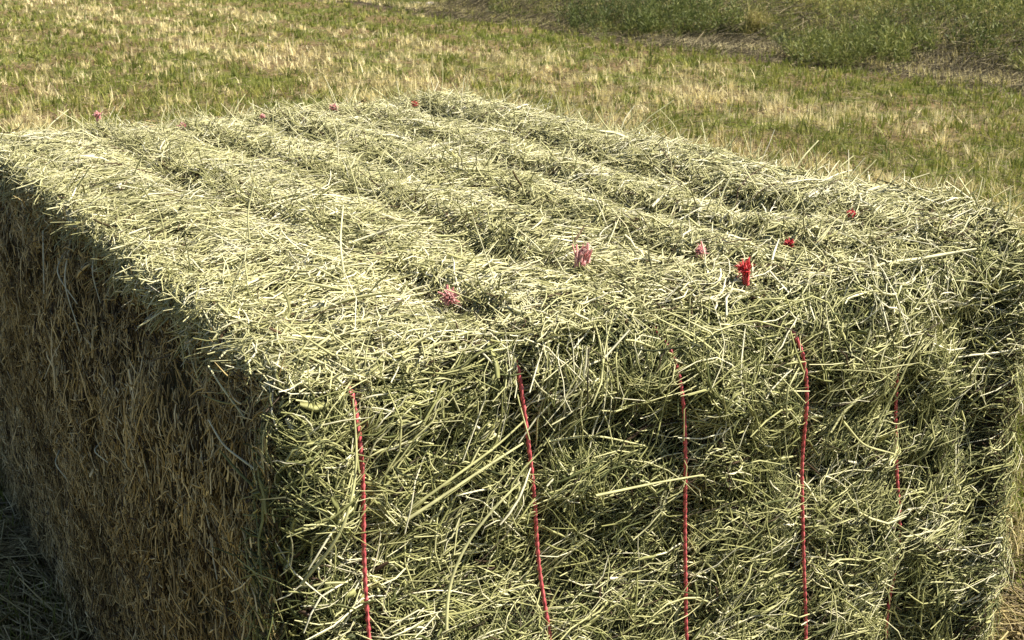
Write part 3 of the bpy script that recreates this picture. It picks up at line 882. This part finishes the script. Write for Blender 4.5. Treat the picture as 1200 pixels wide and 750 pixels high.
# ------------------------------------------------------------------ single stalks that stand out
def stalk(pts, r=.0018, tint=.7, mat=None, label=None, flat=.7):
    pts = np.array(pts, float)
    # Catmull-like smoothing
    t = np.linspace(0, len(pts) - 1, 14)
    C = np.stack([np.interp(t, np.arange(len(pts)), pts[:, i]) for i in range(3)], -1)
    for _ in range(4):
        C[1:-1] = C[1:-1] * .5 + (C[:-2] + C[2:]) * .25
    V, F, T = sweep(C[None], np.array([r]), np.array([flat]), norm(np.array([[.3, -.5, .8]])), np.array([tint]), np.linspace(1, .55, 14), 6)
    o = link("stalk", make_mesh("stalk", V + OFF, F, mat or M_front, {"tint": T}), bale)
    if label: o["label"] = label
def fr(w, z, e=.012):
    P, _ = surf(np.array([[w, 0., z]]), np.array([e]), 0); return P[0]
def tpt(w, d, e=.01):
    P, _ = surf(np.array([[w, d, BH]]), np.array([e]), 0); return P[0]
def lf(d, z, e=.012):
    P, _ = surf(np.array([[0., d, z]]), np.array([e]), 0); return P[0]
stalk([fr(.183, .555, .012), fr(.19, .60, .02), fr(.215, .645, .024), fr(.25, .685, .022), fr(.285, .705, .012)], .0022, .8, label="long curved pale stalk on the bale's front")
stalk([fr(.148, .69, .012), fr(.18, .705, .02), fr(.24, .735, .022), fr(.30, .742, .018)], .0022, .8)
stalk([fr(.155, .70, .01), fr(.20, .73, .018), fr(.26, .75, .018), fr(.31, .77, .012)], .0018, .7)
stalk([fr(.03, .66, .012), fr(.06, .72, .02), fr(.085, .78, .02), fr(.09, .84, .01)], .0020, .75)
stalk([fr(.33, .735, .012), fr(.40, .728, .016), fr(.47, .70, .012)], .0019, .8)
stalk([fr(.39, .66, .014), fr(.47, .66, .018), fr(.54, .655, .012)], .0019, .75)
stalk([fr(.80, .66, .014), fr(.85, .61, .02), fr(.91, .585, .012)], .0026, .75)
stalk([fr(.93, .76, .014), fr(.90, .70, .02), fr(.86, .62, .02), fr(.83, .60, .01)], .0020, .7)
stalk([fr(-.02, .52, .01), fr(-.035, .50, .025), fr(-.07, .47, .045)], .0016, .25, mat=M_top, label="reddish stalk end poking out at the near corner")
# pale broken ends sticking from the dark side
stalk([lf(.10, .80, 0), lf(.13, .83, .02), lf(.16, .845, .035)], .0016, .9)
stalk([lf(.06, .76, 0), lf(.10, .775, .02), lf(.13, .795, .03)], .0016, .95)
for (a, b, c, d_) in [(.95, .80, .80, .74), (.90, .82, .78, .70), (.80, .82, .72, .76), (1.05, .80, .95, .72), (.70, .55, .64, .54), (1.0, .42, .92, .40)]:
    stalk([lf(a, b, .004), lf((a + c) / 2, (b + d_) / 2 + .006, .02), lf(c, d_, .008)], .0015, .92, mat=M_top)
# standing ones along the top
for (w0, d0, hx, hy, hz, r) in [
        (1.02, 1.52, .0, .0, .085, .0021), (1.10, 1.60, .01, .01, .080, .0016), (1.04, 1.40, .01, 0, .07, .0016), (.80, 1.55, -.02, .02, .085, .0013), (.83, 1.56, .015, .0, .045, .0018),
        (.60, 1.58, .0, .0, .05, .0016), (.55, 1.60, .04, .02, .05, .0016), (.28, 1.55, .02, .0, .05, .0018), (.22, 1.50, -.05, .0, .06, .0014), (.12, 1.50, .05, .01, .05, .0018),
        (.35, 1.45, .01, .0, .05, .0016), (.50, 1.2, .0, .0, .07, .0016), (1.15, 1.15, -.02, .0, .07, .0016), (1.14, .92, .03, .0, .05, .0016), (1.12, .70, -.03, .02, .06, .0014),
        (1.16, .45, .05, .0, .045, .002), (1.15, .36, .05, .0, .035, .0018), (1.16, .24, .05, -.02, .02, .0018), (.52, .95, -.01, .0, .09, .0016), (.75, .8, .01, .0, .08, .0014),
        (.40, .60, -.015, .01, .075, .0018), (.18, .50, .01, .0, .07, .0018), (.10, .62, -.01, .0, .06, .0016), (.33, .9, .02, .0, .06, .0014), (.9, .35, .02, .0, .05, .0018),
        (1.08, .06, -.04, -.01, .04, .0018), (.06, .25, .01, -.02, .05, .0018), (.67, .33, -.03, .0, .06, .0016), (.22, .28, .02, .04, .07, .0018)]:
    b = tpt(w0, d0, -.003)
    hx, hy, hz = hx * 1.25, hy * 1.25, hz * 1.25
    m = b + np.array([hx * .35 + random.uniform(-.006, .006), hy * .35, hz * .55]); e = b + np.array([hx, hy, hz])
    stalk([b, m, e], r, .55 + .4 * random.random(), mat=M_top)

# ------------------------------------------------------------------ loose hay on the ground beside the bale
def ground_stems(n, wr, lr, lmean, wid, hmax):
    w = wr[0] + (wr[1] - wr[0]) * rng.random(n); l = lr[0] + (lr[1] - lr[0]) * rng.random(n)
    x = CORNER[0] + w * Wd[0] + l * Ld[0]; y = CORNER[1] + w * Wd[1] + l * Ld[1]
    a = 2.2 * vnoise(np.stack([x * 4, y * 4, x * 0], -1), 81) + rng.normal(0, .5, n)
    L = lmean * np.exp(rng.normal(0, .45, n))
    t = np.linspace(-.5, .5, 5)
    d = np.stack([np.cos(a), np.sin(a), rng.normal(0, .25, n)], -1)
    bd = np.stack([-np.sin(a), np.cos(a), 0 * a], -1) * rng.normal(0, .3, n)[:, None]
    z = .01 + hmax * rng.random(n) * (.6 + .4 * vnoise(np.stack([x * 5, y * 5, x * 0], -1), 82))
    C = np.stack([x, y, z], -1)[:, None] + d[:, None] * (L[:, None] * t[None])[..., None] + bd[:, None] * (L[:, None] * (4 * t ** 2)[None] * .3)[..., None]
    C[..., 2] = np.maximum(C[..., 2], .006)
    return sweep(C, wid * np.exp(rng.normal(0, .3, n)), .3 + .7 * rng.random(n), np.tile([0, 0, 1.], (n, 1)), rng.random(n))
parts = [ground_stems(16000, (-.75, .0), (-.1, 2.3), .075, .0013, .06), ground_stems(3500, (1.17, 1.6), (-.4, 1.8), .07, .0013, .05), ground_stems(3000, (0, 1.5), (-.5, .0), .07, .0013, .05)]
V, Q, T, o_ = [], [], [], 0
for v, f, t in parts:
    V.append(v); Q.append(f[0] + o_); T.append(t); o_ += len(v)
o = link("loose_hay", make_mesh("loose_hay", np.concatenate(V), [np.concatenate(Q)], M_ground_hay, {"tint": np.concatenate(T)}))
tag(o, "loose hay scattered on the ground around the foot of the bale", "loose hay", kind="stuff")
